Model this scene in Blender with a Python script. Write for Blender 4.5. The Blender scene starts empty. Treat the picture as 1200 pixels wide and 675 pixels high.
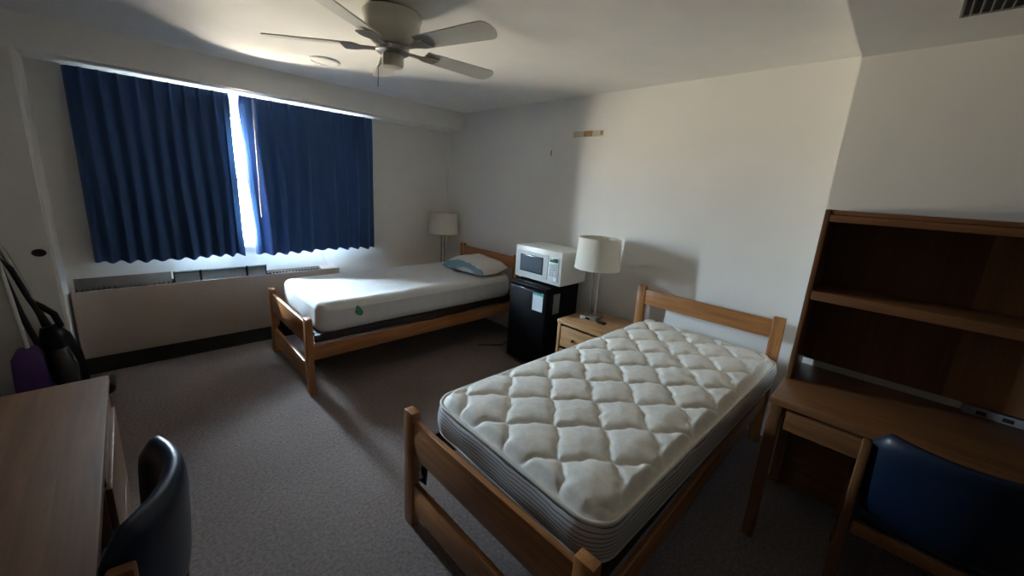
import bpy, bmesh, math, random
from mathutils import Vector, Matrix, noise
random.seed(7)
S = bpy.context.scene
COL = S.collection
PI = math.pi

# ------------------------------------------------------------------ materials
def new_mat(name):
    m = bpy.data.materials.new(name)
    m.use_nodes = True
    nt = m.node_tree
    b = nt.nodes['Principled BSDF']
    return m, nt, b

def N(nt, t, **kw):
    n = nt.nodes.new(t)
    for k, v in kw.items():
        if k in n.inputs: n.inputs[k].default_value = v
        else: setattr(n, k, v)
    return n

def ramp(nt, fac, stops):
    r = nt.nodes.new('ShaderNodeValToRGB')
    e = r.color_ramp.elements
    while len(e) < len(stops): e.new(0.5)
    for i, (p, c) in enumerate(stops):
        e[i].position = p; e[i].color = (*c, 1)
    nt.links.new(fac, r.inputs[0])
    return r

def coords(nt, scale=(1, 1, 1), rot=(0, 0, 0)):
    tc = nt.nodes.new('ShaderNodeTexCoord')
    mp = nt.nodes.new('ShaderNodeMapping')
    mp.inputs['Scale'].default_value = scale
    mp.inputs['Rotation'].default_value = rot
    nt.links.new(tc.outputs['Object'], mp.inputs[0])
    return mp.outputs[0]

def bump(nt, b, h, strength, dist=0.01):
    bp = nt.nodes.new('ShaderNodeBump')
    bp.inputs['Strength'].default_value = strength
    bp.inputs['Distance'].default_value = dist
    nt.links.new(h, bp.inputs['Height'])
    nt.links.new(bp.outputs[0], b.inputs['Normal'])

def plain(name, col, rough=0.5, metal=0.0, spec=0.5, var=0.06, nscale=30, bstr=0.0):
    m, nt, b = new_mat(name)
    v = coords(nt)
    n = N(nt, 'ShaderNodeTexNoise', Scale=nscale, Detail=3.0)
    nt.links.new(v, n.inputs['Vector'])
    lo = tuple(max(0, c * (1 - var)) for c in col); hi = tuple(min(1, c * (1 + var)) for c in col)
    r = ramp(nt, n.outputs[0], [(0.3, lo), (0.7, hi)])
    nt.links.new(r.outputs[0], b.inputs['Base Color'])
    b.inputs['Roughness'].default_value = rough
    b.inputs['Metallic'].default_value = metal
    b.inputs['Specular IOR Level'].default_value = spec
    if bstr: bump(nt, b, n.outputs[0], bstr, 0.004)
    return m

def wood(name, dark, light, axis, rough=0.38, spec=0.5):
    m, nt, b = new_mat(name)
    sc = [26, 26, 26]; sc['xyz'.index(axis)] = 1.6
    v = coords(nt, sc)
    n = N(nt, 'ShaderNodeTexNoise', Scale=1.0, Detail=6.0, Roughness=0.62, Distortion=0.6)
    nt.links.new(v, n.inputs['Vector'])
    sc2 = [140, 140, 140]; sc2['xyz'.index(axis)] = 5
    v2 = coords(nt, sc2)
    n2 = N(nt, 'ShaderNodeTexNoise', Scale=1.0, Detail=2.0)
    nt.links.new(v2, n2.inputs['Vector'])
    mx = N(nt, 'ShaderNodeMath', operation='MULTIPLY_ADD')
    nt.links.new(n2.outputs[0], mx.inputs[0]); mx.inputs[1].default_value = 0.35
    nt.links.new(n.outputs[0], mx.inputs[2])
    r = ramp(nt, mx.outputs[0], [(0.45, dark), (0.85, light)])
    nt.links.new(r.outputs[0], b.inputs['Base Color'])
    b.inputs['Roughness'].default_value = rough
    b.inputs['Specular IOR Level'].default_value = spec
    bump(nt, b, mx.outputs[0], 0.08, 0.002)
    return m

OAK_D, OAK_L = (0.225, 0.086, 0.023), (0.45, 0.192, 0.062)
OAK = {a: wood('oak_' + a, OAK_D, OAK_L, a) for a in 'xyz'}
NSW = {a: wood('pale_oak_' + a, (0.30, 0.155, 0.065), (0.50, 0.29, 0.135), a) for a in 'xyz'}
LAM = wood('desk_laminate', (0.125, 0.058, 0.025), (0.185, 0.090, 0.042), 'y', 0.55, 0.22)
LAMX = wood('desk_laminate_front', (0.125, 0.060, 0.027), (0.185, 0.094, 0.046), 'z', 0.35)
DKW = {a: wood('dark_oak_' + a, (0.115, 0.045, 0.016), (0.21, 0.092, 0.034), a) for a in 'xyz'}
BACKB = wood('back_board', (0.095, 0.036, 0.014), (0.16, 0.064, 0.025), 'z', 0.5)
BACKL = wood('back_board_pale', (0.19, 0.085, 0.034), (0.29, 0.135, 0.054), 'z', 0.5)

PAINT = plain('wall_paint', (0.81, 0.795, 0.755), 0.6, var=0.015, nscale=3, spec=0.3)
CEILP = plain('ceiling_paint', (0.83, 0.815, 0.78), 0.75, var=0.02, nscale=5, spec=0.2)
DOORP = plain('door_paint', (0.74, 0.725, 0.69), 0.5, var=0.02, nscale=4)

TAUPE = plain('taupe_wall', (0.30, 0.275, 0.24), 0.6, var=0.03, nscale=4)  # dark tone for the two unseen walls, chosen to cut bounced light

def carpet_mat():
    m, nt, b = new_mat('carpet')
    v = coords(nt)
    n = N(nt, 'ShaderNodeTexNoise', Scale=62.0, Detail=4.0, Roughness=0.7)
    nt.links.new(v, n.inputs['Vector'])
    n2 = N(nt, 'ShaderNodeTexNoise', Scale=2.2, Detail=3.0)
    nt.links.new(v, n2.inputs['Vector'])
    r = ramp(nt, n.outputs[0], [(0.30, (0.132, 0.103, 0.094)), (0.70, (0.262, 0.211, 0.194))])
    r2 = ramp(nt, n2.outputs[0], [(0.3, (0.86, 0.86, 0.86)), (0.7, (1.0, 1.0, 1.0))])
    mx = N(nt, 'ShaderNodeMix', data_type='RGBA', blend_type='MULTIPLY')
    mx.inputs[0].default_value = 1.0
    nt.links.new(r.outputs[0], mx.inputs[6]); nt.links.new(r2.outputs[0], mx.inputs[7])
    nt.links.new(mx.outputs[2], b.inputs['Base Color'])
    b.inputs['Roughness'].default_value = 0.95
    b.inputs['Specular IOR Level'].default_value = 0.1
    bump(nt, b, n.outputs[0], 0.7, 0.010)
    return m
CARPET = carpet_mat()

def curtain_mat():
    m, nt, b = new_mat('navy_curtain')
    out = nt.nodes['Material Output']
    v = coords(nt, (900, 900, 900))
    n = N(nt, 'ShaderNodeTexNoise', Scale=1.0, Detail=1.0)
    nt.links.new(v, n.inputs['Vector'])
    r = ramp(nt, n.outputs[0], [(0.3, (0.014, 0.046, 0.135)), (0.7, (0.024, 0.072, 0.20))])
    nt.links.new(r.outputs[0], b.inputs['Base Color'])
    b.inputs['Roughness'].default_value = 0.75
    b.inputs['Sheen Weight'].default_value = 0.3
    b.inputs['Sheen Tint'].default_value = (0.3, 0.5, 0.9, 1)
    t = nt.nodes.new('ShaderNodeBsdfTranslucent')
    t.inputs[0].default_value = (0.0010, 0.0026, 0.0065, 1)
    ad = nt.nodes.new('ShaderNodeAddShader')
    nt.links.new(b.outputs[0], ad.inputs[0]); nt.links.new(t.outputs[0], ad.inputs[1])
    nt.links.new(ad.outputs[0], out.inputs[0])
    return m
CURT = curtain_mat()
LINING = plain('curtain_lining', (0.20, 0.23, 0.26), 0.8)

def glass_mat():
    m, nt, b = new_mat('window_glass')
    out = nt.nodes['Material Output']
    tr = nt.nodes.new('ShaderNodeBsdfTransparent')
    tr.inputs[0].default_value = (0.95, 0.97, 0.97, 1)
    gl = nt.nodes.new('ShaderNodeBsdfGlossy'); gl.inputs['Roughness'].default_value = 0.02
    fr = nt.nodes.new('ShaderNodeFresnel')
    mx = nt.nodes.new('ShaderNodeMixShader')
    nt.links.new(fr.outputs[0], mx.inputs[0]); nt.links.new(tr.outputs[0], mx.inputs[1]); nt.links.new(gl.outputs[0], mx.inputs[2])
    nt.links.new(mx.outputs[0], out.inputs[0])
    return m
GLASS = glass_mat()

def stripe_mat(name, base, line, axis, period, width, rough=0.7, warp=0.0):
    m, nt, b = new_mat(name)
    v = coords(nt)
    sp = nt.nodes.new('ShaderNodeSeparateXYZ'); nt.links.new(v, sp.inputs[0])
    src = sp.outputs['XYZ'.index(axis)]
    if warp:
        n = N(nt, 'ShaderNodeTexNoise', Scale=9.0, Detail=2.0); nt.links.new(v, n.inputs['Vector'])
        ma = N(nt, 'ShaderNodeMath', operation='MULTIPLY_ADD')
        nt.links.new(n.outputs[0], ma.inputs[0]); ma.inputs[1].default_value = warp
        nt.links.new(src, ma.inputs[2]); src = ma.outputs[0]
    d = N(nt, 'ShaderNodeMath', operation='DIVIDE'); nt.links.new(src, d.inputs[0]); d.inputs[1].default_value = period
    f = N(nt, 'ShaderNodeMath', operation='FRACT'); nt.links.new(d.outputs[0], f.inputs[0])
    r = ramp(nt, f.outputs[0], [(0.0, line), (width * 0.7, line), (width, base), (1.0, base)])
    nt.links.new(r.outputs[0], b.inputs['Base Color'])
    b.inputs['Roughness'].default_value = rough
    bump(nt, b, r.outputs[0], 0.3, 0.003)
    return m

def ticking():
    m, nt, b = new_mat('mattress_ticking')
    v = coords(nt)
    n = N(nt, 'ShaderNodeTexNoise', Scale=38.0, Detail=2.0); nt.links.new(v, n.inputs['Vector'])
    r = ramp(nt, n.outputs[0], [(0.40, (0.80, 0.775, 0.715)), (0.60, (0.87, 0.845, 0.79))])
    nt.links.new(r.outputs[0], b.inputs['Base Color'])
    b.inputs['Roughness'].default_value = 0.55
    b.inputs['Specular IOR Level'].default_value = 0.35
    n2 = N(nt, 'ShaderNodeTexNoise', Scale=70.0, Detail=3.0); nt.links.new(v, n2.inputs['Vector'])
    bump(nt, b, n2.outputs[0], 0.25, 0.004)
    return m
TICK = ticking()
BORDER = stripe_mat('mattress_border', (0.66, 0.66, 0.67), (0.11, 0.11, 0.13), 'Z', 0.0165, 0.24, warp=0.016)
PIPE = plain('mattress_piping', (0.66, 0.64, 0.59), 0.6)
COVER = plain('mattress_cover', (0.69, 0.69, 0.695), 0.8, var=0.03, nscale=14, bstr=0.08)
PILLOW = stripe_mat('pillow_fabric', (0.66, 0.64, 0.62), (0.13, 0.25, 0.34), 'Z', 0.13, 0.30, warp=0.05)
GREEN = plain('tag_green', (0.06, 0.25, 0.13), 0.5)
BLACK = plain('black_plastic', (0.004, 0.004, 0.005), 0.45, spec=0.12)
BLACKM = plain('black_matte', (0.012, 0.011, 0.011), 0.8)
DECK = plain('deck_dark_metal', (0.022, 0.016, 0.013), 0.6, metal=0.3)
STEEL = plain('brushed_steel', (0.40, 0.375, 0.35), 0.32, metal=0.9)
BRACKET = plain('pale_bracket', (0.45, 0.48, 0.52), 0.4, metal=0.5)
WHITEP = plain('microwave_white', (0.74, 0.73, 0.67), 0.35, var=0.01)
GREYP = plain('door_grey', (0.62, 0.66, 0.66), 0.6, var=0.02)
SCREEN = plain('door_screen', (0.10, 0.125, 0.15), 0.7, spec=0.15)
SCREENF = plain('door_screen_rim', (0.025, 0.03, 0.035), 0.3)
LCD = plain('display_green', (0.03, 0.10, 0.05), 0.25)
BUTTON = plain('button_grey', (0.42, 0.45, 0.46), 0.5)
SHADE = plain('lamp_linen', (0.73, 0.69, 0.60), 0.85, var=0.03, nscale=180)
PAPER = stripe_mat('label_paper', (0.62, 0.68, 0.72), (0.38, 0.44, 0.48), 'Z', 0.014, 0.35, 0.6)
PAPERG = stripe_mat('side_label_paper', (0.25, 0.26, 0.26), (0.15, 0.16, 0.16), 'Z', 0.014, 0.35, 0.6)
TEAL = plain('label_teal', (0.05, 0.36, 0.30), 0.6)
HEATER = plain('heater_enamel', (0.46, 0.385, 0.335), 0.5, var=0.02)
HEATB = plain('heater_back', (0.16, 0.135, 0.115), 0.6)
DEFL = plain('deflector_plastic', (0.36, 0.43, 0.45), 0.25, var=0.05)
FANW = plain('fan_enamel', (0.62, 0.60, 0.50), 0.3, var=0.02)
FANB = plain('fan_blade_white', (0.62, 0.60, 0.55), 0.45, var=0.02)
FRAMEW = plain('window_frame_white', (0.78, 0.77, 0.74), 0.4, var=0.02)
NAVYV = plain('navy_vinyl', (0.004, 0.012, 0.032), 0.33, var=0.12, nscale=60, spec=0.38, bstr=0.05)
PURPLE = plain('purple_plastic', (0.085, 0.04, 0.17), 0.4)
POLEW = plain('white_pole', (0.62, 0.62, 0.62), 0.35)
BRONZE = plain('dark_bronze', (0.035, 0.028, 0.022), 0.35, metal=0.7)
TAPE1 = plain('tape_brown', (0.36, 0.22, 0.08), 0.6, var=0.2)
TAPE2 = plain('tape_pale', (0.60, 0.51, 0.40), 0.6, var=0.08)
VENTM = plain('vent_metal', (0.27, 0.26, 0.24), 0.5)
LGREY = plain('strip_grey', (0.26, 0.26, 0.28), 0.5)

# ------------------------------------------------------------------ mesh tools
def box(bm, lo, hi, bev=0.0, seg=2, rot=None, about=None):
    t = bmesh.new()
    bmesh.ops.create_cube(t, size=1)
    lo = Vector(lo); hi = Vector(hi)
    c = (lo + hi) / 2; d = hi - lo
    for v in t.verts:
        v.co = Vector((v.co.x * d.x, v.co.y * d.y, v.co.z * d.z)) + c
    if bev > 0:
        bmesh.ops.bevel(t, geom=t.edges[:], offset=min(bev, 0.45 * min(d)), segments=seg, affect='EDGES', profile=0.5)
    if rot is not None:
        a = Vector(about) if about else c
        for v in t.verts: v.co = rot @ (v.co - a) + a
    merge(bm, t)

def merge(bm, t):
    me = bpy.data.meshes.new('tmp'); t.to_mesh(me); t.free()
    bm.from_mesh(me); bpy.data.meshes.remove(me)

def tube(bm, pts, r, n=10, closed=False, flat=1.0):
    pts = [Vector(p) for p in pts]
    rings = []
    L = len(pts)
    prev = None
    for i, p in enumerate(pts):
        if closed: d = pts[(i + 1) % L] - pts[i - 1]
        else: d = pts[min(i + 1, L - 1)] - pts[max(i - 1, 0)]
        d.normalize()
        if prev is None:
            a = Vector((0, 0, 1)) if abs(d.z) < 0.9 else Vector((1, 0, 0))
            u = d.cross(a).normalized()
        else:
            u = (prev - d * prev.dot(d)).normalized()
        prev = u
        w = d.cross(u)
        rr = r[i] if isinstance(r, (list, tuple)) else r
        rings.append([bm.verts.new(p + (u * math.cos(k * 2 * PI / n) * flat + w * math.sin(k * 2 * PI / n)) * rr) for k in range(n)])
    for i in range(L if closed else L - 1):
        a = rings[i]; b = rings[(i + 1) % L]
        for k in range(n):
            bm.faces.new((a[k], a[(k + 1) % n], b[(k + 1) % n], b[k]))
    if not closed:
        bm.faces.new(rings[0][::-1]); bm.faces.new(rings[-1])

def lathe(bm, prof, n=40, c=(0, 0, 0), cap=True):
    rings = []
    for r, z in prof:
        rings.append([bm.verts.new((c[0] + r * math.cos(k * 2 * PI / n), c[1] + r * math.sin(k * 2 * PI / n), c[2] + z)) for k in range(n)])
    for a, b in zip(rings, rings[1:]):
        for k in range(n):
            bm.faces.new((a[k], a[(k + 1) % n], b[(k + 1) % n], b[k]))
    if cap:
        bm.faces.new(rings[0][::-1]); bm.faces.new(rings[-1])

def grid(bm, nu, nv, fn, wrap=False):
    vs = [[bm.verts.new(fn(i / nu, j / nv)) for j in range(nv + 1)] for i in range(nu + 1)]
    for i in range(nu):
        for j in range(nv):
            bm.faces.new((vs[i][j], vs[i + 1][j], vs[i + 1][j + 1], vs[i][j + 1]))
    return vs

def prism(bm, poly, axis, a, b, bev=0.0):
    """poly: 2D outline in the two other axes (order yz / xz / xy), extruded from a to b"""
    t = bmesh.new()
    def P(p, q):
        if axis == 'x': return (q, p[0], p[1])
        if axis == 'y': return (p[0], q, p[1])
        return (p[0], p[1], q)
    A = [t.verts.new(P(p, a)) for p in poly]; B = [t.verts.new(P(p, b)) for p in poly]
    t.faces.new(A[::-1]); t.faces.new(B)
    n = len(poly)
    for k in range(n): t.faces.new((A[k], A[(k + 1) % n], B[(k + 1) % n], B[k]))
    bmesh.ops.recalc_face_normals(t, faces=t.faces[:])
    if bev: bmesh.ops.bevel(t, geom=t.edges[:], offset=bev, segments=2, affect='EDGES', profile=0.5)
    merge(bm, t)

def obj(name, bm, mat, parent=None, smooth=True, angle=40):
    bmesh.ops.remove_doubles(bm, verts=bm.verts[:], dist=1e-6)
    bmesh.ops.recalc_face_normals(bm, faces=bm.faces[:])
    me = bpy.data.meshes.new(name)
    bm.to_mesh(me); bm.free()
    me.materials.append(mat)
    if smooth:
        me.set_sharp_from_angle(angle=math.radians(angle))
        for p in me.polygons: p.use_smooth = True
    o = bpy.data.objects.new(name, me)
    COL.objects.link(o)
    if parent: o.parent = parent
    return o

def part(name, mat, parent, *boxes, bev=0.003, label=None):
    bm = bmesh.new()
    for lo, hi in boxes: box(bm, lo, hi, bev)
    o = obj(name, bm, mat, parent)
    if label: o['label'] = label
    return o

def thing(name, label, cat, loc=(0, 0, 0), rz=0.0, group=None):
    o = bpy.data.objects.new(name, None)
    o.empty_display_size = 0.1
    COL.objects.link(o)
    o.location = loc; o.rotation_euler = (0, 0, rz)
    o['label'] = label; o['category'] = cat
    if group: o['group'] = group
    return o

def tag(o, label, cat, group=None):
    o['label'] = label; o['category'] = cat
    if group: o['group'] = group
    return o

def dup(root, loc, rz, label):
    r = root.copy(); COL.objects.link(r)
    r.location = loc; r.rotation_euler = (0, 0, rz); r['label'] = label
    def rec(src, dst):
        for ch in [c for c in bpy.data.objects if c.parent == src]:
            c = ch.copy(); COL.objects.link(c); c.parent = dst
            rec(ch, c)
    rec(root, r)
    return r

def struct(name, mat, *boxes):
    bm = bmesh.new()
    for lo, hi in boxes: box(bm, lo, hi)
    o = obj(name, bm, mat, smooth=False)
    o['kind'] = 'structure'
    return o

# ------------------------------------------------------------------ setting
XL, XR, YB, YF, ZC = -0.90, 3.05, 4.35, -3.60, 2.475
SOF = 2.27
WX0, WX1, WZ0, WZ1 = 0.22, 1.78, 0.93, 2.13       # window opening
struct('floor', CARPET, ((XL - .1, YF - .1, -.08), (XR + .1, YB + .2, 0)))
struct('ceiling', CEILP, ((XL - .1, YF - .1, ZC), (XR + .1, YB + .2, ZC + .1)))
struct('wall_right', PAINT, ((XR, 0.2, 0), (XR + .1, YB + .2, ZC)))
struct('wall_left', TAUPE, ((XL - .1, YF, 0), (XL, YB + .2, ZC)))
struct('wall_front', TAUPE, ((XL, YF - .1, 0), (XR, YF, ZC)))
struct('wall_back', PAINT,
       ((XL, YB, 0), (WX0, YB + .18, ZC)), ((WX1, YB, 0), (XR, YB + .18, ZC)),
       ((WX0, YB, 0), (WX1, YB + .18, WZ0)), ((WX0, YB, WZ1), (WX1, YB + .18, ZC)))
struct('wall_chase', PAINT, ((2.63, YF, 0), (XR + .1, 0.30, ZC)))
struct('wall_closet', PAINT, ((XL, 4.035, 0), (-0.39, YB, SOF)))
struct('trim_1', CEILP, ((XL, 4.03, SOF), (XR, YB, ZC)))
struct('trim_2', CEILP, ((XL, YF, 2.35), (2.63, 0.30, ZC)))
struct('trim_3', FRAMEW, ((3.030, 4.330, 0), (XR, YB, SOF)))
d1 = struct('door_1', DOORP, ((-0.88, 4.020, 0.012), (-0.405, 4.035, SOF - .004)))
bm = bmesh.new()
lathe(bm, [(0.030, 0), (0.032, 0.004), (0.026, 0.006), (0.020, 0.002), (0.0, 0.001)], 28, cap=False)
for v in bm.verts: v.co = Vector((-0.455 + v.co.x * 1.05, 4.020 - v.co.z, 1.00 + v.co.y * 0.8))
obj('door_pull', bm, BRONZE, d1)

# window
w1 = struct('window_1', FRAMEW)
def wpart(name, mat, *b): return part(name, mat, w1, *b, bev=0.002)
yf = YB + .09
wpart('window_frame', FRAMEW,
      ((WX0, yf - .03, WZ0), (WX0 + .05, yf + .05, WZ1)), ((WX1 - .05, yf - .03, WZ0), (WX1, yf + .05, WZ1)),
      ((WX0, yf - .03, WZ0), (WX1, yf + .05, WZ0 + .05)), ((WX0, yf - .03, WZ1 - .05), (WX1, yf + .05, WZ1)))
wpart('meeting_rail', FRAMEW, ((WX0 + .05, yf - .01, 1.525), (WX1 - .05, yf + .03, 1.555)))
wpart('window_sill', FRAMEW, ((WX0 - .04, YB - .045, WZ0 - .02), (WX1 + .04, yf - .03, WZ0 + .004)))
wpart('glass_pane', GLASS, ((WX0 + .05, yf + .006, WZ0 + .05), (WX1 - .05, yf + .010, 1.525)))
wpart('glass_pane', GLASS, ((WX0 + .05, yf + .006, 1.555), (WX1 - .05, yf + .010, WZ1 - .05)))

# ------------------------------------------------------------------ curtains
def curtain(name, label, xt, xb, zt, zb, npl, seed, flip, lead):
    rnd = random.Random(seed)
    ph = rnd.random() * 6
    amp = [0.75 + 0.5 * rnd.random() for _ in range(npl + 2)]
    Y0 = 4.205
    def fn(s, t):
        z = zt + (zb - zt) * t
        # sway of the fold lines
        s2 = s + 0.010 * math.sin(3.1 * t + ph) * math.sin(PI * s) + 0.006 * math.sin(9 * s + 5 * t)
        k = s2 * npl
        i = int(max(0, min(npl, math.floor(k))))
        a = amp[i] * (1 - (k - i)) + amp[min(i + 1, npl + 1)] * (k - i)
        cyc = math.cos(2 * PI * k)
        head = max(0.0, 1 - t / 0.10)
        # pinch pleats at the heading become rounded folds below
        ridge = max(0, cyc) ** 3
        wave = 0.5 + 0.5 * cyc
        tt = min(1, t / 0.22)
        y = Y0 - a * ((1 - tt) * 0.024 * ridge + tt * (0.026 + 0.030 * t) * wave)
        y += 0.006 * math.sin(2 * PI * k * 0.5 + 2.3 * t + ph) * t
        x0 = xt[0] + (xb[0] - xt[0]) * t ** 1.2; x1 = xt[1] + (xb[1] - xt[1]) * t ** 1.2
        x = x0 + (x1 - x0) * s 
        z += (-0.014 * wave * a + 0.006 + 0.006 * math.sin(7 * s + ph)) * max(0, (t - .9) / .1)
        # leading edge, curled and creased
        e = (1 - s) if flip else s
        if e < 0.06:
            q = 1 - e / 0.06
            y += lead * q * q * (0.8 + 0.2 * math.sin(11 * t + ph)) * (1 if t > 0.05 else t / 0.05)
        # outer edge returns to the wall
        o = s if flip else (1 - s)
        if o < 0.035:
            q = 1 - o / 0.035
            y = y * (1 - q) + 4.346 * q
            x = x + (-0.035 if flip else 0.035) * (x1 - x0) * (1 - q) * (0 if q == 1 else 1) * (1 - (1 - q) ** 3)
        return (x, y, z)
    t = thing(name, label, 'curtain', ((xt[0] + xt[1]) / 2, Y0, zb), 0, 'navy curtains over the window')
    bm = bmesh.new()
    c = t.location
    grid(bm, npl * 30, 60, lambda s, q: Vector(fn(s, q)) - c)
    obj('curtain_panel', bm, CURT, t, smooth=False)
    bm = bmesh.new()
    a0, a1 = (0.0, 0.965) if flip else (0.035, 1.0)
    grid(bm, npl * 24, 40, lambda s, q: Vector(fn(a0 + (a1 - a0) * s, q * .985 + .004)) - c + Vector((0, .005, 0)))
    obj('lining', bm, LINING, t, smooth=False)
    return t
c1 = curtain('curtain', 'left navy curtain panel, hanging from soffit beside closet door', (-0.220, 0.700), (-0.225, 0.712), 2.246, 0.872, 10, 3, True, -0.03)
c2 = curtain('curtain', 'right navy curtain panel, hanging above the foot of the far bed', (0.776, 1.990), (0.820, 1.978), 2.246, 0.868, 10, 5, False, 0.125)
tr_ = thing('curtain_track', 'slim white curtain track fixed under the soffit above both navy curtains', 'curtain track', (0.88, 4.312, 2.21))
part('track', FRAMEW, tr_, ((-1.08, -.008, 0), (1.08, .010, 0.026)))
for x in (-1.0, -.3, .35, 1.0):
    part('bracket', FRAMEW, tr_, ((x - .012, -.004, .026), (x + .012, .006, SOF - 2.21)), bev=.001)
bm = bmesh.new(); tube(bm, [(0.868, 4.150, 2.225), (0.866, 4.140, 1.9), (0.862, 4.132, 1.22)], 0.0055)
cw = obj('curtain_wand', bm, plain('wand_beige', (0.30, 0.27, 0.23), 0.5))
tag(cw, 'thin white draw wand hanging by the inner edge of right navy curtain', 'curtain wand')
bm = bmesh.new(); tube(bm, [(1.400, 4.285, 1.10), (1.402, 4.285, .86), (1.43, 4.262, .75), (1.47, 4.258, .672)], 0.0022, 6)
cc = obj('blind_cord', bm, POLEW)
tag(cc, 'thin pale cord hanging below the right curtain onto the wall heater', 'cord')

# ------------------------------------------------------------------ heater under the window
h = thing('wall_heater', 'long beige wall heater cabinet with black base below the curtains', 'heater', (0.59, 4.19, 0))
hx0, hx1 = -0.37 - .59, 1.555 - .59
part('front_panel', HEATER, h, ((hx0, 0, 0.135), (hx1, 0.014, 0.665)), bev=.004)
part('end_cap', HEATER, h, ((hx1 - .16, 0.014, 0.60), (hx1, 0.156, 0.665)), bev=.004)
part('end_panel', HEATER, h, ((hx1 - .014, 0.014, 0.135), (hx1, 0.156, 0.60)), bev=.002)
part('end_panel', HEATER, h, ((hx0, 0.014, 0.135), (hx0 + .014, 0.156, 0.655)), bev=.002)
part('back_panel', HEATB, h, ((hx0 + .014, 0.140, 0.135), (.20 - .59, 0.156, 0.735)), ((.20 - .59, 0.140, 0.135), (hx1 - .16, 0.156, 0.672)), bev=.002)
part('kick_base', BLACKM, h, ((hx0, 0.008, 0), (hx1, 0.15, 0.135)), bev=.002)
bm = bmesh.new()
for k in range(60):
    x = hx0 + .02 + k * (hx1 - .18 - hx0) / 60
    box(bm, (x, 0.018, 0.62), (x + .004, 0.138, 0.656))
box(bm, (hx0 + .014, .016, .56), (hx1 - .16, .138, .63))
obj('grille', bm, BLACKM, h, smooth=False)

def deflector(x0, x1, label):
    t = thing('air_deflector', label, 'air deflector', ((x0 + x1) / 2, 4.262, 0.657), 0, 'air deflectors in the heater slot')
    w = (x1 - x0) / 2
    bm = bmesh.new()
    prism(bm, [(-.018, 0), (-.010, 0), (0.012, .075), (-.022, .098), (-.026, .090), (.002, .073)], 'x', -w, w)
    obj('deflector_panel', bm, DEFL, t, smooth=False)
    for s in (-1, 1):
        bm = bmesh.new()
        prism(bm, [(-.022, 0), (.020, 0), (.022, .078), (-.027, .100)], 'x', s * w - .003, s * w + .003)
        obj('end_plate', bm, BLACKM, t, smooth=False)
deflector(0.215, 0.385, 'leftmost short grey air deflector standing in the heater top slot')
deflector(0.395, 0.725, 'long middle grey air deflector standing in the heater top slot')
deflector(0.735, 0.885, 'rightmost short grey air deflector standing in the heater top slot')

# ------------------------------------------------------------------ beds
BEDG = 'matching oak bed frames'
def make_bed():
    # local: x = 0 at the footboard's outer face, towards the headboard; y = 0 at the near outer side
    W, L = 1.035, 2.185
    b = thing('bed_frame', 'oak bed frame in the foreground holding the bare quilted mattress', 'bed', (0, 0, 0), 0, BEDG)
    for y in (0, W - .07):
        part('foot_post', OAK['z'], b, ((0, y, 0), (.045, y + .07, .605)), bev=.006)
        part('head_post', OAK['z'], b, ((L - .045, y, 0), (L, y + .07, .905)), bev=.006)
    part('foot_rail', OAK['y'], b, ((.010, .07, .385), (.036, W - .07, .565)), bev=.005, label='upper rail of the footboard')
    part('foot_rail', OAK['y'], b, ((.010, .07, .075), (.036, W - .07, .235)), bev=.005, label='lower rail of the footboard')
    part('head_rail', OAK['y'], b, ((L - .038, .07, .755), (L - .010, W - .07, .880)), bev=.005, label='upper rail of the headboard')
    part('head_rail', OAK['y'], b, ((L - .038, .07, .30), (L - .010, W - .07, .50)), bev=.005, label='lower rail of the headboard')
    for y in (0.015, W - .039):
        part('side_rail', OAK['x'], b, ((.046, y, .270), (L - .046, y + .024, .385)), bev=.004)
    part('spring_deck', DECK, b,
         ((.07, .043, .395), (L - .07, .075, .452)), ((.07, W - .075, .395), (L - .07, W - .043, .452)),
         *[((.09 + k * .222, .07, .41), (.13 + k * .222, W - .07, .445)) for k in range(10)], bev=.002)
    for y in (.040, W - .060):
        o = part('corner_bracket', BRACKET, b, ((.046, y, .275), (.060, y + .020, .455)), ((.060, y + .004, .387), (.19, y + .020, .396)), bev=.001,
                 label='pale metal bracket joining rail to footboard')
    for y in (.045, W - .075):
        bm = bmesh.new()
        tube(bm, [(.052, y + .015, .25), (.075, y + .015, .20), (.075, y + .015, .26), (.075, y + .015, .30)], .017, 10)
        obj('deck_hook', bm, BLACKM, b)
    return b
B2 = (0.796, 0.402, 0)
B1 = (0.815, 2.870, 0)
bed2 = make_bed(); bed2.location = B2
bed1 = dup(bed2, B1, 0, 'oak bed frame beside the window heater, under the white covered mattress')

# quilted mattress ---------------------------------------------------
def rr_clamp(x, y, x0, x1, y0, y1, r):
    """pull a point of the rectangle into the rounded rectangle; return point and distance to its border"""
    cx = min(max(x, x0 + r), x1 - r); cy = min(max(y, y0 + r), y1 - r)
    dx, dy = x - cx, y - cy
    d = math.hypot(dx, dy)
    if d > r:
        dx *= r / d; dy *= r / d; d = r
    if d == 0:
        return x, y, min(x - x0, x1 - x, y - y0, y1 - y)
    return cx + dx, cy + dy, r - d

def rr_outline(x0, x1, y0, y1, r, n=10, step=0.02):
    pts = []
    def arc(cx, cy, a0):
        for k in range(n + 1):
            a = a0 + k * PI / 2 / n
            pts.append((cx + r * math.cos(a), cy + r * math.sin(a)))
    def line(p, q):
        m = int(math.hypot(q[0] - p[0], q[1] - p[1]) / step)
        for k in range(1, m): pts.append((p[0] + (q[0] - p[0]) * k / m, p[1] + (q[1] - p[1]) * k / m))
    arc(x1 - r, y1 - r, 0); line((x1 - r, y1), (x0 + r, y1))
    arc(x0 + r, y1 - r, PI / 2); line((x0, y1 - r), (x0, y0 + r))
    arc(x0 + r, y0 + r, PI); line((x0 + r, y0), (x1 - r, y0))
    arc(x1 - r, y0 + r, 1.5 * PI); line((x1, y0 + r), (x1, y1 - r))
    return pts

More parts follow.
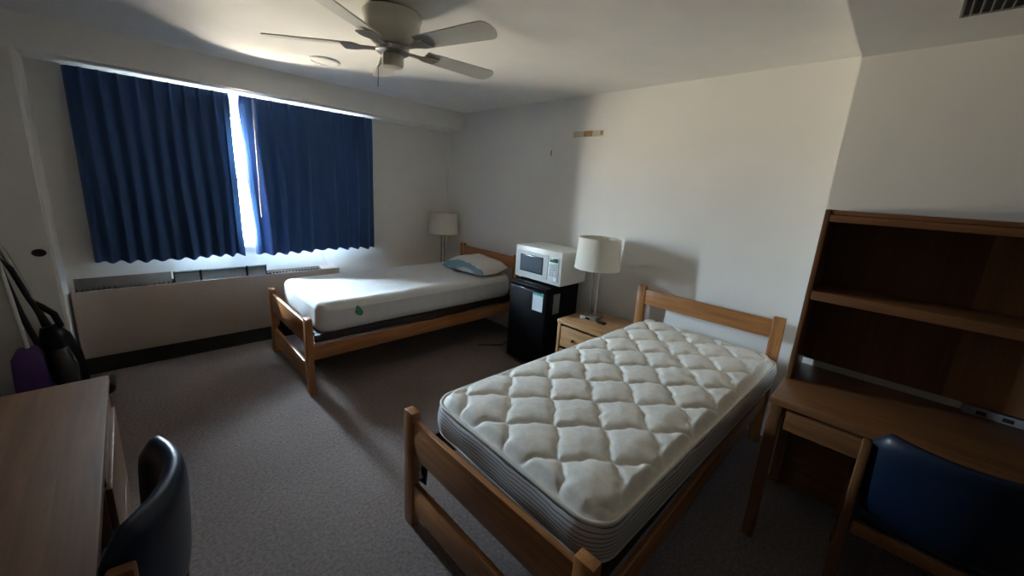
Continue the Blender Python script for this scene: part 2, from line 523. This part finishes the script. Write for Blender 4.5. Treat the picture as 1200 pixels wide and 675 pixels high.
def sstep(a, b, x):
    t = min(1, max(0, (x - a) / (b - a))); return t * t * (3 - 2 * t)

m2 = thing('mattress', 'bare cream quilted mattress with grey striped border on foreground bed', 'mattress', (0.900, 0.446, 0.464), math.radians(-1.7))
MX, MY, MH, MR = 2.03, 0.955, 0.188, 0.105
def quilt(x, y):
    X = x + 0.905; Y = y + 0.450 - 0.03 * X + .05
    a = (X - 1.324) / 0.296; b_ = (Y - 1.034) / 0.288
    u = a + b_; v = a - b_
    u += 0.045 * math.sin(2 * PI * v * 1.0 + 0.6); v += 0.045 * math.sin(2 * PI * u * 1.0 + 0.2)
    u += 0.016 * math.sin(2 * PI * v * 3); v += 0.016 * math.sin(2 * PI * u * 3)
    du = abs(u - round(u)); dv = abs(v - round(v))
    d = min(du, dv)
    m_ = (du * dv * 4)
    return 0.66 * (1 - math.exp(-d / 0.060)) + 0.34 * m_ ** 0.5
def mtop(s, t):
    x, y, d = rr_clamp(s * MX, t * MY, 0, MX, 0, MY, MR)
    z = MH - 0.022 * (1 - sstep(0, 0.05, d)) - 0.010 * (1 - sstep(0, 0.16, d))
    z += 0.024 * quilt(x, y) * sstep(0.004, 0.05, d)
    z += 0.0022 * noise.noise(Vector((x * 16, y * 16, 0))) * sstep(0, .05, d)
    return (x, y, z - .006)
bm = bmesh.new(); grid(bm, 380, 190, mtop)
obj('quilted_top', bm, TICK, m2, angle=180)
ol = rr_outline(0, MX, 0, MY, MR)
def side_mesh(ol, cx, cy, zs, off, mat, name, par):
    bm = bmesh.new()
    rings = []
    for z, o in zip(zs, off):
        ring = []
        for i, (x, y) in enumerate(ol):
            p = ol[i - 1]; q = ol[(i + 1) % len(ol)]
            tx, ty = q[0] - p[0], q[1] - p[1]; l = math.hypot(tx, ty) or 1
            w = o * (1 + 0.35 * math.sin(i * .31) * math.sin(i * .117 + z * 30))
            ring.append(bm.verts.new((x + ty / l * w, y - tx / l * w, z)))
        rings.append(ring)
    n = len(ol)
    for a, b in zip(rings, rings[1:]):
        for k in range(n): bm.faces.new((a[k], a[(k + 1) % n], b[(k + 1) % n], b[k]))
    bm.faces.new(rings[0])
    return obj(name, bm, mat, par, angle=60)
zs = [0, .012, .03, .06, .09, .115, .135, .145, MH - .038]
side_mesh(ol, 0, 0, zs, [-.012, .002, .008, .012, .013, .012, .008, .002, -.004], BORDER, 'striped_border', m2)
for z, r in ((MH - .036, .0085), (.012, .007)):
    bm = bmesh.new(); tube(bm, [(x, y, z) for x, y in ol], r, 8, closed=True)
    obj('piping', bm, PIPE, m2, angle=180)

# white covered mattress ---------------------------------------------
m1 = thing('mattress', 'far mattress wrapped in a smooth white cover, beside the window wall', 'mattress', (0.915, 2.905, 0.455))
NX, NY, NH, NR = 2.012, 0.965, 0.236, 0.10
ol1 = rr_outline(0, NX, 0, NY, NR, 10, .03)
def ctop(s, t):
    x, y, d = rr_clamp(s * NX, t * NY, 0, NX, 0, NY, NR)
    rad = 0.055
    q = max(0, 1 - d / rad)
    z = NH - rad * (1 - math.sqrt(max(0, 1 - q * q)))
    k = sstep(0, .06, d)
    wr = noise.noise(Vector((x * 2.2 + y * 1.5, y * 5.0 - x * .8, 3))) * 0.010 + noise.noise(Vector((x * 7, y * 9, 1))) * 0.004
    wr += 0.006 * math.sin(22 * (y * .8 + x * .35) + 3 * noise.noise(Vector((x * 2, y * 2, 7)))) * max(0, noise.noise(Vector((x * 1.7, y * 1.7, 9))))
    z += k * wr + .010 * sstep(0.05, .45, d)
    return (x, y, z)
bm = bmesh.new()
grid(bm, 180, 90, ctop)
rings = []
n1 = len(ol1)
for z, o in ((NH - .055, 0), (.14, .004), (.10, .006), (.06, .005), (.02, -.001), (0, -.02)):
    rings.append([bm.verts.new((x + (x - NX / 2) / (NX / 2) * o + .003 * math.sin(i * .5) * (z < .15), y + (y - NY / 2) / (NY / 2) * o, z)) for i, (x, y) in enumerate(ol1)])
for a, b in zip(rings, rings[1:]):
    for k in range(n1): bm.faces.new((a[k], a[(k + 1) % n1], b[(k + 1) % n1], b[k]))
bm.faces.new(rings[-1])
obj('mattress_cover', bm, COVER, m1, angle=60)
bm = bmesh.new()
leaf = []
for k in range(28):
    a = 2 * PI * k / 28
    r_ = .030 * (1 + .75 * max(0, math.sin(a)) ** 6)
    leaf.append((r_ * math.cos(a) * (1 - .35 * max(0, math.sin(a)) ** 2), r_ * math.sin(a)))
prism(bm, [(.300 + x * .95 - z * .25, .132 + z * 1.05) for x, z in leaf], 'y', -.016, -.007)
lt = obj('leaf_tag', bm, GREEN, m1); lt['label'] = 'green leaf shaped tag on the mattress side'
bm = bmesh.new(); tube(bm, [(0.10, -.004, .172), (.5, -.006, .175), (1.2, -.006, .172), (1.91, -.004, .170)], .004, 6)
obj('seam', bm, COVER, m1)

# pillow
pl = thing('pillow', 'thin white pillow with blue grey bands lying at the head of the far bed', 'pillow', (2.66, 3.24, 0.711), math.radians(4))
def pil(top):
    def fn(s, t):
        a = 2 * s - 1; b_ = 2 * t - 1
        e = max(0, (1 - abs(a) ** 2.6) * (1 - abs(b_) ** 2.6)) ** 0.5
        x = a * .215 * (1 - .05 * b_ * b_); y = b_ * .335 * (1 - .06 * a * a)
        h_ = (0.125 if top else -.022) * e
        h_ += (.012 * noise.noise(Vector((x * 9, y * 7, 2))) + .006 * math.sin(22 * y + 9 * x)) * e * (1 if top else .2)
        return (x, y, .022 + h_ + .035 * max(0, a) * (1 if True else 0))
    return fn
bm = bmesh.new(); grid(bm, 44, 60, pil(True)); grid(bm, 44, 60, pil(False))
def pillow_mat():
    m, nt, b = new_mat('pillow_case')
    v = coords(nt)
    sp = nt.nodes.new('ShaderNodeSeparateXYZ'); nt.links.new(v, sp.inputs[0])
    n = N(nt, 'ShaderNodeTexNoise', Scale=7.0, Detail=2.0); nt.links.new(v, n.inputs['Vector'])
    ma = N(nt, 'ShaderNodeMath', operation='MULTIPLY_ADD'); nt.links.new(n.outputs[0], ma.inputs[0]); ma.inputs[1].default_value = .10
    nt.links.new(sp.outputs[0], ma.inputs[2])
    r = ramp(nt, ma.outputs[0], [(0.0, (.64, .62, .60))])
    mr = N(nt, 'ShaderNodeMapRange'); mr.inputs[1].default_value = -.22; mr.inputs[2].default_value = .30
    nt.links.new(ma.outputs[0], mr.inputs[0])
    W_, B_ = (.68, .65, .62), (.17, .29, .37)
    r = ramp(nt, mr.outputs[0], [(0.0, W_), (.10, W_), (.115, B_), (.19, B_), (.205, W_), (1.0, W_)])
    nt.links.new(r.outputs[0], b.inputs['Base Color']); b.inputs['Roughness'].default_value = .85
    return m
obj('pillow_case', bm, pillow_mat(), pl, angle=70)

# ------------------------------------------------------------------ fridge + microwave
fr = thing('mini_fridge', 'black mini fridge standing between the two beds', 'fridge', (2.49, 2.035, 0))
FW, FD, FH = .445, .46, .795
part('body', BLACK, fr, ((.045, 0, .02), (FD, FW, FH)), bev=.006)
part('door', BLACK, fr, ((-.012, 0, .035), (.040, FW, FH - .045)), bev=.010)
part('door_top_cap', BLACK, fr, ((-.010, 0, FH - .040), (.040, FW, FH - .008)), bev=.006)
part('door_handle', plain('handle_gloss', (.05, .05, .055), .2), fr, ((-.017, .05, FH - .062), (-.011, FW - .02, FH - .046)), bev=.002, label='glossy grip strip along the door top')
for y in (.03, FW - .05):
    for x in (.06, FD - .06):
        bm = bmesh.new(); lathe(bm, [(.016, 0), (.016, .022)], 12, (x, y + .01, 0)); obj('foot', bm, BLACKM, fr)
s = part('energy_sticker', PAPER, fr, ((-.0135, .030, .570), (-.0118, .150, .742)), bev=0, label='white and green information sticker on the fridge door')
part('sticker_header', TEAL, s, ((-.0142, .032, .712), (-.0134, .148, .740)), bev=0)
part('side_sticker', PAPERG, fr, ((.095, -.0016, .54), (.185, .0004, .725)), bev=0, label='grey sticker on the fridge side')
bm = bmesh.new()
tube(bm, [(.44, .445, .06), (.45, .52, .02), (.37, .685, .006), (.23, .705, .006), (.14, .665, .006), (.07, .725, .006), (.01, .765, .006), (-.05, .825, .006)], .006, 8)
obj('power_cord', bm, BLACKM, fr)

mw = thing('microwave', 'off white microwave oven sitting on the black mini fridge', 'microwave', (2.57, 1.965, FH))
MWW, MWD, MWH = .555, .375, .300
zb = .016
part('casing', WHITEP, mw, ((.016, 0, zb), (MWD, MWW, zb + MWH)), bev=.012)
part('front_bezel', WHITEP, mw, ((0, .0, zb + .002), (.018, MWW, zb + MWH)), bev=.010)
dr = part('door', GREYP, mw, ((-.006, .150, zb + .030), (.004, MWW - .018, zb + MWH - .045)), bev=.006)
part('door_window', SCREENF, dr, ((-.008, .205, zb + .065), (-.004, MWW - .070, zb + MWH - .075)), bev=.012)
part('window_mesh', SCREEN, dr, ((-.0092, .218, zb + .078), (-.0076, MWW - .084, zb + MWH - .088)), bev=.001)
cp = part('control_panel', GREYP, mw, ((-.005, .030, zb + .030), (.004, .142, zb + MWH - .045)), bev=.005)
part('display', LCD, cp, ((-.0065, .040, zb + .205), (-.004, .132, zb + .240)), bev=.001, label='dark green display')
for i in range(5):
    for j in range(3):
        part('button', BUTTON, cp, ((-.0064, .042 + j * .031, zb + .080 + i * .023), (-.004, .068 + j * .031, zb + .098 + i * .023)), bev=.001)
part('open_button', WHITEP, cp, ((-.008, .040, zb + .040), (-.003, .075, zb + .070)), bev=.004)
for y in (.05, MWW - .06):
    for x in (.05, MWD - .06):
        bm = bmesh.new(); lathe(bm, [(.014, 0), (.014, zb + .002)], 12, (x, y, 0)); obj('foot', bm, BLACKM, mw)

# ------------------------------------------------------------------ nightstands
def make_nightstand():
    t = thing('nightstand', 'pale oak nightstand with drawers, beside the black mini fridge', 'nightstand', (0, 0, 0), 0, 'oak nightstands')
    W, D, H = .47, .48, .56
    part('top', NSW['y'], t, ((-.008, 0, H - .032), (D, W, H)), bev=.006)
    for y in (.004, W - .034):
        part('side_panel', NSW['z'], t, ((0, y, 0), (D - .01, y + .030, H - .032)), bev=.004)
    part('back_panel', NSW['z'], t, ((D - .022, .034, .05), (D - .012, W - .034, H - .032)), bev=0)
    part('shelf', NSW['y'], t, ((.02, .034, .06), (D - .022, W - .034, .08)), bev=.002)
    for z0, z1 in ((.325, .505), (.105, .300)):
        bm = bmesh.new()
        box(bm, (.006, .040, z0), (.024, W - .040, z1), .003)
        for k in range(3):                       # reeded strip under the top edge
            box(bm, (-.003, .042, z1 - .012 - k * .015), (.008, W - .042, z1 - .003 - k * .015), .003)
        d = obj('drawer', bm, NSW['y'], t)
        bm = bmesh.new(); zc = (z0 + z1) / 2 - .006
        for yk in (.165, .295):
            bm = bmesh.new(); box(bm, (-.014, yk - .011, zc - .011), (.006, yk + .011, zc + .011), .005)
            obj('knob', bm, BRONZE, d)
    return t
ns2 = make_nightstand(); ns2.location = (2.505, 1.437, 0)
ns1 = dup(ns2, (2.52, 3.915, 0), 0, 'pale oak nightstand wedged between the far bed and the window wall')
ns1.scale = (1, .85, 1)

# ------------------------------------------------------------------ lamps
def make_lamp():
    t = thing('table_lamp', 'silver table lamp with cream drum shade on the nightstand near the fridge', 'lamp', (0, 0, 0), 0, 'silver table lamps with drum shades')
    bm = bmesh.new(); box(bm, (-.075, -.075, 0), (.075, .075, .034), .006)
    b = obj('base', bm, STEEL, t)
    bm = bmesh.new(); box(bm, (-.079, -.02, .008), (-.074, .02, .026), .001); obj('outlet', bm, BLACK, b)
    for y in (-.026, .026):
        bm = bmesh.new(); tube(bm, [(0, y, .03), (0, y, .50)], .0085, 12); obj('stem', bm, STEEL, t)
    bm = bmesh.new(); box(bm, (-.014, -.045, .425), (.014, .045, .437), .003); obj('cross_bar', bm, STEEL, t)
    bm = bmesh.new(); lathe(bm, [(.02, .44), (.02, .53), (.016, .54)], 16); obj('socket', bm, STEEL, t)
    bm = bmesh.new()
    lathe(bm, [(.190, .445), (.172, .705), (.169, .705), (.187, .445), (.190, .445)], 56, cap=False)
    sh = obj('lamp_shade', bm, SHADE, t)
    for r, z in ((.1905, .447), (.1735, .703)):
        bm = bmesh.new()
        tube(bm, [(r * math.cos(a * PI / 24), r * math.sin(a * PI / 24), z) for a in range(48)], .003, 6, closed=True)
        obj('rim', bm, SHADE, sh)
    bm = bmesh.new()
    for k in range(3):
        a = k * 2 * PI / 3
        tube(bm, [(0.016 * math.cos(a), .016 * math.sin(a), .535), (.17 * math.cos(a), .17 * math.sin(a), .690)], .002, 6)
    obj('spider', bm, STEEL, sh)
    return t
lp2 = make_lamp(); lp2.location = (2.755, 1.735, .56); lp2.rotation_euler = (0, 0, math.radians(8))
lp1 = dup(lp2, (2.83, 4.10, .56), math.radians(20), 'silver table lamp with cream drum shade in the corner beyond the far bed')
bm = bmesh.new(); box(bm, (2.70, 1.605, .5605), (2.745, 1.67, .576), .006)
dv = thing('lamp_switch', 'small dark switch lying on the nightstand beside the lamp base', 'switch', (2.71, 1.60, .56))
bm2 = bmesh.new(); box(bm2, (-.022, -.035, .0005), (.022, .035, .016), .006); obj('casing', bm2, BLACK, dv)
bm2 = bmesh.new(); tube(bm2, [(.0, .035, .008), (.01, .07, .005), (.03, .09, .004), (.035, .10, .004)], .004, 8); obj('cord', bm2, BLACKM, dv)
bm.free()

# ------------------------------------------------------------------ wall remnants
tp = thing('tape_remnant', 'torn brown tape remnant stuck high on the right wall', 'tape', (XR, 2.17, 2.145))
part('pale_strip', TAPE2, tp, ((-.0012, -.165, -.026), (-.0002, .165, .026)), bev=0, label='pale peeled paint patch')
part('brown_strip', TAPE1, tp, ((-.003, -.045, -.022), (-.001, .050, .026)), bev=0, label='brown tape piece')
part('brown_strip', TAPE1, tp, ((-.003, -.155, -.014), (-.001, -.130, .018)), bev=0, label='brown tape piece')
mk = thing('nail_mark', 'small dark nail mark on the right wall left of the tape remnant', 'nail', (XR, 2.59, 1.99))
part('nail', BRONZE, mk, ((-.004, -.004, -.03), (0, .004, .02)), bev=.001)

# ------------------------------------------------------------------ ceiling things
fan = thing('ceiling_fan', 'off white ceiling fan with pull chain mounted on the ceiling near the round plate', 'ceiling fan', (1.09, 2.08, 2.20))
z0 = ZC - 2.20
bm = bmesh.new(); lathe(bm, [(.10, z0), (.142, z0 - .012), (.150, z0 - .020), (.150, z0 - .034), (.145, z0 - .040), (.140, z0 - .060), (.137, z0 - .10), (.130, z0 - .125), (.105, z0 - .150), (.085, z0 - .165), (0.001, z0 - .166)], 56)
mh = obj('motor_housing', bm, FANW, fan)
bm = bmesh.new(); lathe(bm, [(.075, z0 - .166), (.085, z0 - .172), (.085, z0 - .195), (.070, z0 - .205), (.001, z0 - .206)], 40); obj('flywheel', bm, STEEL, fan)
bm = bmesh.new(); lathe(bm, [(.050, z0 - .205), (.056, z0 - .210), (.056, z0 - .255), (.050, z0 - .266), (.020, z0 - .272), (.001, z0 - .273)], 32); obj('switch_housing', bm, FANW, fan)
for a in range(5):
    ang = math.radians(-4 + 72 * a)
    Rm = Matrix.Rotation(ang, 3, 'Z')
    bm = bmesh.new()
    t = bmesh.new()
    pts = [(.06, -.018), (.15, -.020), (.20, -.045), (.255, -.045), (.255, .045), (.20, .045), (.15, .020), (.06, .018)]
    A = [t.verts.new((x, y, z0 - .185)) for x, y in pts]; B_ = [t.verts.new((x, y, z0 - .178)) for x, y in pts]
    t.faces.new(A[::-1]); t.faces.new(B_)
    for k in range(8): t.faces.new((A[k], A[(k + 1) % 8], B_[(k + 1) % 8], B_[k]))
    for v in t.verts: v.co = Rm @ Vector((v.co.x, v.co.y, v.co.z))
    merge(bm, t); obj('blade_iron', bm, STEEL, fan)
    t = bmesh.new(); out = []
    for k in range(13):
        q = k / 12; out.append((.185 + .42 * q, -(.052 + .014 * q)))
    for k in range(1, 9):
        b_ = -PI / 2 + k * PI / 9; out.append((.605 + .045 * math.cos(b_), .066 * math.sin(b_)))
    for k in range(13):
        q = 1 - k / 12; out.append((.185 + .42 * q, .052 + .014 * q))
    tilt = Matrix.Rotation(math.radians(-12), 3, 'X')
    A = [t.verts.new(Rm @ (tilt @ Vector((x, y, 0)) + Vector((0, 0, z0 - .172)))) for x, y in out]
    B_ = [t.verts.new(Rm @ (tilt @ Vector((x, y, .006)) + Vector((0, 0, z0 - .172)))) for x, y in out]
    t.faces.new(A[::-1]); t.faces.new(B_); n_ = len(out)
    for k in range(n_): t.faces.new((A[k], A[(k + 1) % n_], B_[(k + 1) % n_], B_[k]))
    bm = bmesh.new(); merge(bm, t); obj('blade', bm, FANB, fan)
bm = bmesh.new(); tube(bm, [(-.045, .035, z0 - .25), (-.060, .045, z0 - .27), (-.062, .046, z0 - .37)], .0022, 6); obj('pull_chain', bm, BRONZE, fan)
bm = bmesh.new(); lathe(bm, [(.112, 0), (.112, -.006), (.104, -.012), (.090, -.013), (.086, -.009), (.001, -.009)], 48, (0, 0, 0))
cd = thing('ceiling_plate', 'round white cover plate on the ceiling between fan and window soffit', 'ceiling plate', (1.185, 3.335, ZC))
obj('plate', bm, CEILP, cd)

v = thing('ceiling_vent', 'grey louvred air vent in the lowered ceiling at upper right corner', 'vent', (2.16, -0.10, 2.35))
vx0, vx1, vy0, vy1 = -.125, .125, -.27, .105
part('frame', VENTM, v, ((vx0, vy0, -.008), (vx0 + .007, vy1, 0)), ((vx1 - .007, vy0, -.008), (vx1, vy1, 0)), ((vx0, vy0, -.008), (vx1, vy0 + .007, 0)), ((vx0, vy1 - .007, -.008), (vx1, vy1, 0)), bev=.001)
part('duct_backing', BLACKM, v, ((vx0 + .01, vy0 + .01, -.003), (vx1 - .01, vy1 - .01, -.0005)), bev=0)
for k in range(14):
    y = vy0 + .028 + k * .0245
    bm = bmesh.new(); box(bm, (vx0 + .015, y - .001, -.011), (vx1 - .015, y + .001, .001), rot=Matrix.Rotation(math.radians(35), 3, 'X')); obj('slat', bm, VENTM, v)

# ------------------------------------------------------------------ right desk + hutch
dk = thing('desk', 'dark oak desk below the bookshelf hutch on the right', 'desk', (2.01, 0.268, 0), 0, 'oak desks')
DW = 1.07; DD = .615
part('desk_top', DKW['y'], dk, ((-.004, -DW, .728), (DD, 0, .76)), bev=.006)
for y in (-.055, -DW + .005):
    part('front_leg', DKW['z'], dk, ((.0, y, 0), (.06, y + .050, .728)), bev=.008)
    part('back_leg', DKW['z'], dk, ((DD - .06, y, 0), (DD, y + .050, .728)), bev=.006)
    part('side_rail', DKW['x'], dk, ((.06, y + .012, .60), (DD - .06, y + .038, .728)), bev=.003)
bm = bmesh.new()
box(bm, (-.004, -DW + .075, .625), (.016, -.072, .715), .004)
box(bm, (-.010, -DW + .078, .685), (-.002, -.076, .692), .002)
box(bm, (-.010, -DW + .078, .698), (-.002, -.076, .705), .002)
obj('drawer', bm, DKW['y'], dk)
part('drawer_box', DKW['x'], dk, ((.016, -DW + .085, .635), (.50, -.082, .71)), bev=.002)
part('modesty_panel', DKW['y'], dk, ((DD - .03, -DW + .055, .004), (DD - .012, -.055, .72)), bev=.002)  # carried down to the floor to stand in for the shade under the desk

hu = thing('desk_hutch', 'dark oak bookshelf hutch with one shelf standing on the right desk', 'bookshelf', (2.30, 0.262, 0.76))
HH, HD = .857, .30
for y in (-.022, -DW):
    part('side_panel', DKW['z'], hu, ((0, y, 0), (HD, y + .022, HH)), bev=.004)
part('top_panel', DKW['y'], hu, ((.006, -DW + .022, HH - .022), (HD, -.022, HH - .002)), bev=.002)
part('top_rail', DKW['y'], hu, ((0, -DW + .022, HH - .055), (.018, -.022, HH - .024)), bev=.003)
part('shelf', DKW['y'], hu, ((0, -DW + .022, .425), (HD - .012, -.022, .470)), bev=.004)
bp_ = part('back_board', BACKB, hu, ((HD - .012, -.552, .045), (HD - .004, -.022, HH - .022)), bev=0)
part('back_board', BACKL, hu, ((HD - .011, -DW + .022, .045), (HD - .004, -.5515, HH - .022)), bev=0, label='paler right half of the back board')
ps = thing('power_strip', 'pale grey power strip lying behind the hutch on right desk', 'power strip', (2.60, -0.56, 0.7605))
part('strip_body', LGREY, ps, ((-.022, -.20, 0), (.022, .20, .036)), bev=.004)
for k in range(5):
    part('socket', BLACKM, ps, ((-.0235, -.17 + k * .075, .010), (-.0215, -.14 + k * .075, .028)), bev=.001)

# ------------------------------------------------------------------ left desk
dl = thing('desk', 'pale laminate oak desk with drawer pedestal in the left foreground', 'desk', (-0.135, 2.19, 0), 0, 'oak desks')
part('desk_top', LAM, dl, ((-.70, -1.50, .728), (0, 0, .76)), bev=.004)
part('desk_side', LAMX, dl, ((-.68, -.020, .0), (-.012, -.004, .728)), bev=.002)
part('pedestal', LAMX, dl, ((-.66, -.62, .04), (-.016, -.02, .728)), bev=.002)
for z0_, z1_ in ((.632, .722), (.345, .622), (.06, .335)):
    q_ = 0.002 if z0_ < .5 else -.008
    bm = bmesh.new(); box(bm, (-.016, -.612, z0_), (q_, -.010, z1_), .003)
    d = obj('drawer', bm, LAMX, dl)
part('end_panel', LAMX, dl, ((-.68, -1.49, 0), (-.016, -1.465, .728)), bev=.003)
part('modesty_panel', LAMX, dl, ((-.66, -1.465, .30), (-.64, -.62, .728)), bev=.002)

# ------------------------------------------------------------------ chairs
def make_chair():
    # faces +x; back rest bulges towards -x, ends towards the sitter
    t = thing('desk_chair', 'oak framed chair with navy back tucked at the right desk', 'chair', (0, 0, 0), 0, 'navy padded oak desk chairs')
    for s in (-1, 1):
        y = s * .236
        part('back_post', DKW['z'], t, ((-.014, y - .015, 0), (.036, y + .015, .764)), bev=.007)
        part('front_leg', DKW['z'], t, ((.40, y - .015, 0), (.45, y + .015, .43)), bev=.007)
        part('side_rail', DKW['x'], t, ((.03, y - .012, .375), (.42, y + .012, .43)), bev=.005)
        part('runner', DKW['x'], t, ((.03, y - .012, .10), (.42, y + .012, .14)), bev=.005)
    part('cross_rail', DKW['y'], t, ((-.030, -.212, .385), (-.008, .212, .435)), bev=.005, label='rear rail at seat height')
    part('cross_rail', DKW['y'], t, ((.41, -.212, .37), (.43, .212, .42)), bev=.005, label='front rail at seat height')
    bm = bmesh.new(); box(bm, (.0, -.215, .425), (.455, .215, .485), .022, 4); obj('seat', bm, NAVYV, t)
    bm = bmesh.new()
    n, m = 28, 20
    rings = []
    for i in range(n + 1):
        q = 2 * i / n - 1
        y = q * .212
        x = .042 - .084 * (1 - q * q)
        th = .034 * (1 - .25 * max(0, abs(q) - .80) / .20)
        tx = .168 * q / .212; l = math.hypot(tx, 1)
        nx, ny = 1 / l, -tx / l
        ring = []
        zc, hz = .648, .178 * (1 - .25 * max(0, abs(q) - .86) / .14)
        for k in range(m):
            a = 2 * PI * k / m
            cs, sn = math.cos(a), math.sin(a)
            e = .45
            ux = math.copysign(abs(cs) ** .8, cs) * th
            uz = math.copysign(abs(sn) ** e, sn) * hz
            ring.append(bm.verts.new((x + nx * ux - .010 * (uz / .165), y + ny * ux, zc + uz)))
        rings.append(ring)
    for a, b in zip(rings, rings[1:]):
        for k in range(m): bm.faces.new((a[k], a[(k + 1) % m], b[(k + 1) % m], b[k]))
    bm.faces.new(rings[0][::-1]); bm.faces.new(rings[-1])
    obj('back_pad', bm, NAVYV, t, angle=60)
    return t
ch2 = make_chair(); ch2.location = (1.90, -0.312, 0); ch2.rotation_euler = (0, 0, 0)
ch1 = dup(ch2, (-0.047, 1.27, 0), math.radians(169.6), 'oak framed chair with curved navy back beside the left desk')

# ------------------------------------------------------------------ cleaning things in the left corner
du = thing('dustpan', 'purple long handled dustpan leaning against closet door in left corner', 'dustpan', (-0.56, 3.80, 0))
bm = bmesh.new(); tube(bm, [(0, 0, .40), (-.035, .07, .80), (-.075, .15, 1.22)], .012, 12); obj('handle', bm, POLEW, du)
bm = bmesh.new(); prism(bm, [(-.10, -.02), (.14, .02), (.10, .40), (-.12, .42)], 'x', 0, .01)
bm.free(); bm = bmesh.new()
prism(bm, [(-.09, .0), (.075, .0), (.060, .36), (.035, .42), (-.045, .42), (-.075, .36)], 'y', -.045, .045, .012)
obj('pan', bm, PURPLE, du)
va = thing('vacuum_cleaner', 'black upright vacuum cleaner leaning beside the purple dustpan', 'vacuum cleaner', (-0.395, 3.83, 0))
bm = bmesh.new(); box(bm, (-.15, -.10, .0), (.19, .12, .085), .035, 4); obj('floor_head', bm, BLACKM, va)
bm = bmesh.new()
tube(bm, [(.0, .02, .07), (-.015, .03, .16), (-.035, .045, .30), (-.055, .06, .44), (-.075, .07, .52)], [.07, .085, .090, .075, .04], 18)
obj('body', bm, BLACK, va)
bm = bmesh.new(); tube(bm, [(-.005, -.045, .10), (-.02, -.04, .24), (-.04, -.02, .38)], [.05, .062, .045], 16); obj('dust_cup', bm, plain('smoky_plastic', (.03, .03, .032), .2), va)
bm = bmesh.new(); tube(bm, [(-.05, .06, .47), (-.02, .055, .52), (-.04, .07, .60), (-.09, .08, .66), (-.13, .10, .72), (-.10, .08, .62), (-.085, .07, .52)], .018, 10); obj('carry_handle', bm, BLACK, va)
bm = bmesh.new(); tube(bm, [(-.085, .075, .52), (-.14, .11, .78), (-.20, .15, 1.02), (-.25, .17, 1.16)], .016, 10); obj('wand', bm, STEEL, va)
bm = bmesh.new(); tube(bm, [(-.05, .02, .30), (-.13, .03, .42), (-.17, .05, .62), (-.21, .09, .86), (-.23, .12, 1.02), (-.18, .11, .92), (-.13, .08, .72), (-.06, .05, .50)], .015, 10); obj('hose', bm, BLACKM, va)

# ------------------------------------------------------------------ light: daylight only
W = bpy.data.worlds.new('sky'); S.world = W; W.use_nodes = True
nt = W.node_tree; bg = nt.nodes['Background']
tc = nt.nodes.new('ShaderNodeTexCoord'); sp = nt.nodes.new('ShaderNodeSeparateXYZ')
nt.links.new(tc.outputs['Generated'], sp.inputs[0])
mr = N(nt, 'ShaderNodeMapRange'); mr.inputs[1].default_value = -1; mr.inputs[2].default_value = 1
nt.links.new(sp.outputs[2], mr.inputs[0])
r = ramp(nt, mr.outputs[0], [(0.0, (0.43, 0.365, 0.285)), (0.47, (0.52, 0.45, 0.36)), (0.52, (0.32, 0.37, 0.42)), (0.58, (0.44, 0.56, 0.68)), (0.67, (0.66, 0.83, 1.0)), (1.0, (0.62, 0.81, 1.0))])
nt.links.new(r.outputs[0], bg.inputs[0])
bg.inputs[1].default_value = 200.0

def portal(name, x0, x1, z0, z1, y):
    L = bpy.data.lights.new(name, 'AREA'); L.shape = 'RECTANGLE'
    L.size = x1 - x0; L.size_y = z1 - z0
    L.cycles.is_portal = True
    o = bpy.data.objects.new(name, L); COL.objects.link(o)
    o.location = ((x0 + x1) / 2, y, (z0 + z1) / 2)
    o.rotation_euler = (-PI / 2, 0, 0)
    return o
portal('window_daylight_portal', WX0, WX1, WZ0, WZ1, YB + .175)

# ------------------------------------------------------------------ camera
f = 448.944; cx, cy = 602.844, 322.871
R = Matrix(((0.7092321078568665, -0.11255309636935244, 0.6959321933080674),
            (-0.7021673003680281, -0.2007989555250186, 0.6831111635407059),
            (0.06285618091151772, -0.9731451998328577, -0.22144417030819685)))
cam = bpy.data.cameras.new('camera'); co = bpy.data.objects.new('camera', cam); COL.objects.link(co)
cam.sensor_width = 36; cam.lens = f * 36 / 1200
cam.shift_x = -(cx - 600) / 1200; cam.shift_y = (cy - 337.5) / 1200
cam.clip_start = 0.02
right, down, fwd = (R.col[i] for i in range(3))
M = Matrix.Identity(4)
for i in range(3):
    M[i][0] = right[i]; M[i][1] = -down[i]; M[i][2] = -fwd[i]
M.translation = (0, 0, 1.62)
co.matrix_world = M
S.camera = co

S.cycles.max_bounces = 16; S.cycles.diffuse_bounces = 12; S.cycles.transparent_max_bounces = 16
S.cycles.sample_clamp_indirect = 8
S.view_settings.view_transform = 'Standard'
S.view_settings.look = 'None'
S.view_settings.gamma = 1.0
S.view_settings.use_curve_mapping = False
S.view_settings.exposure = 1.28
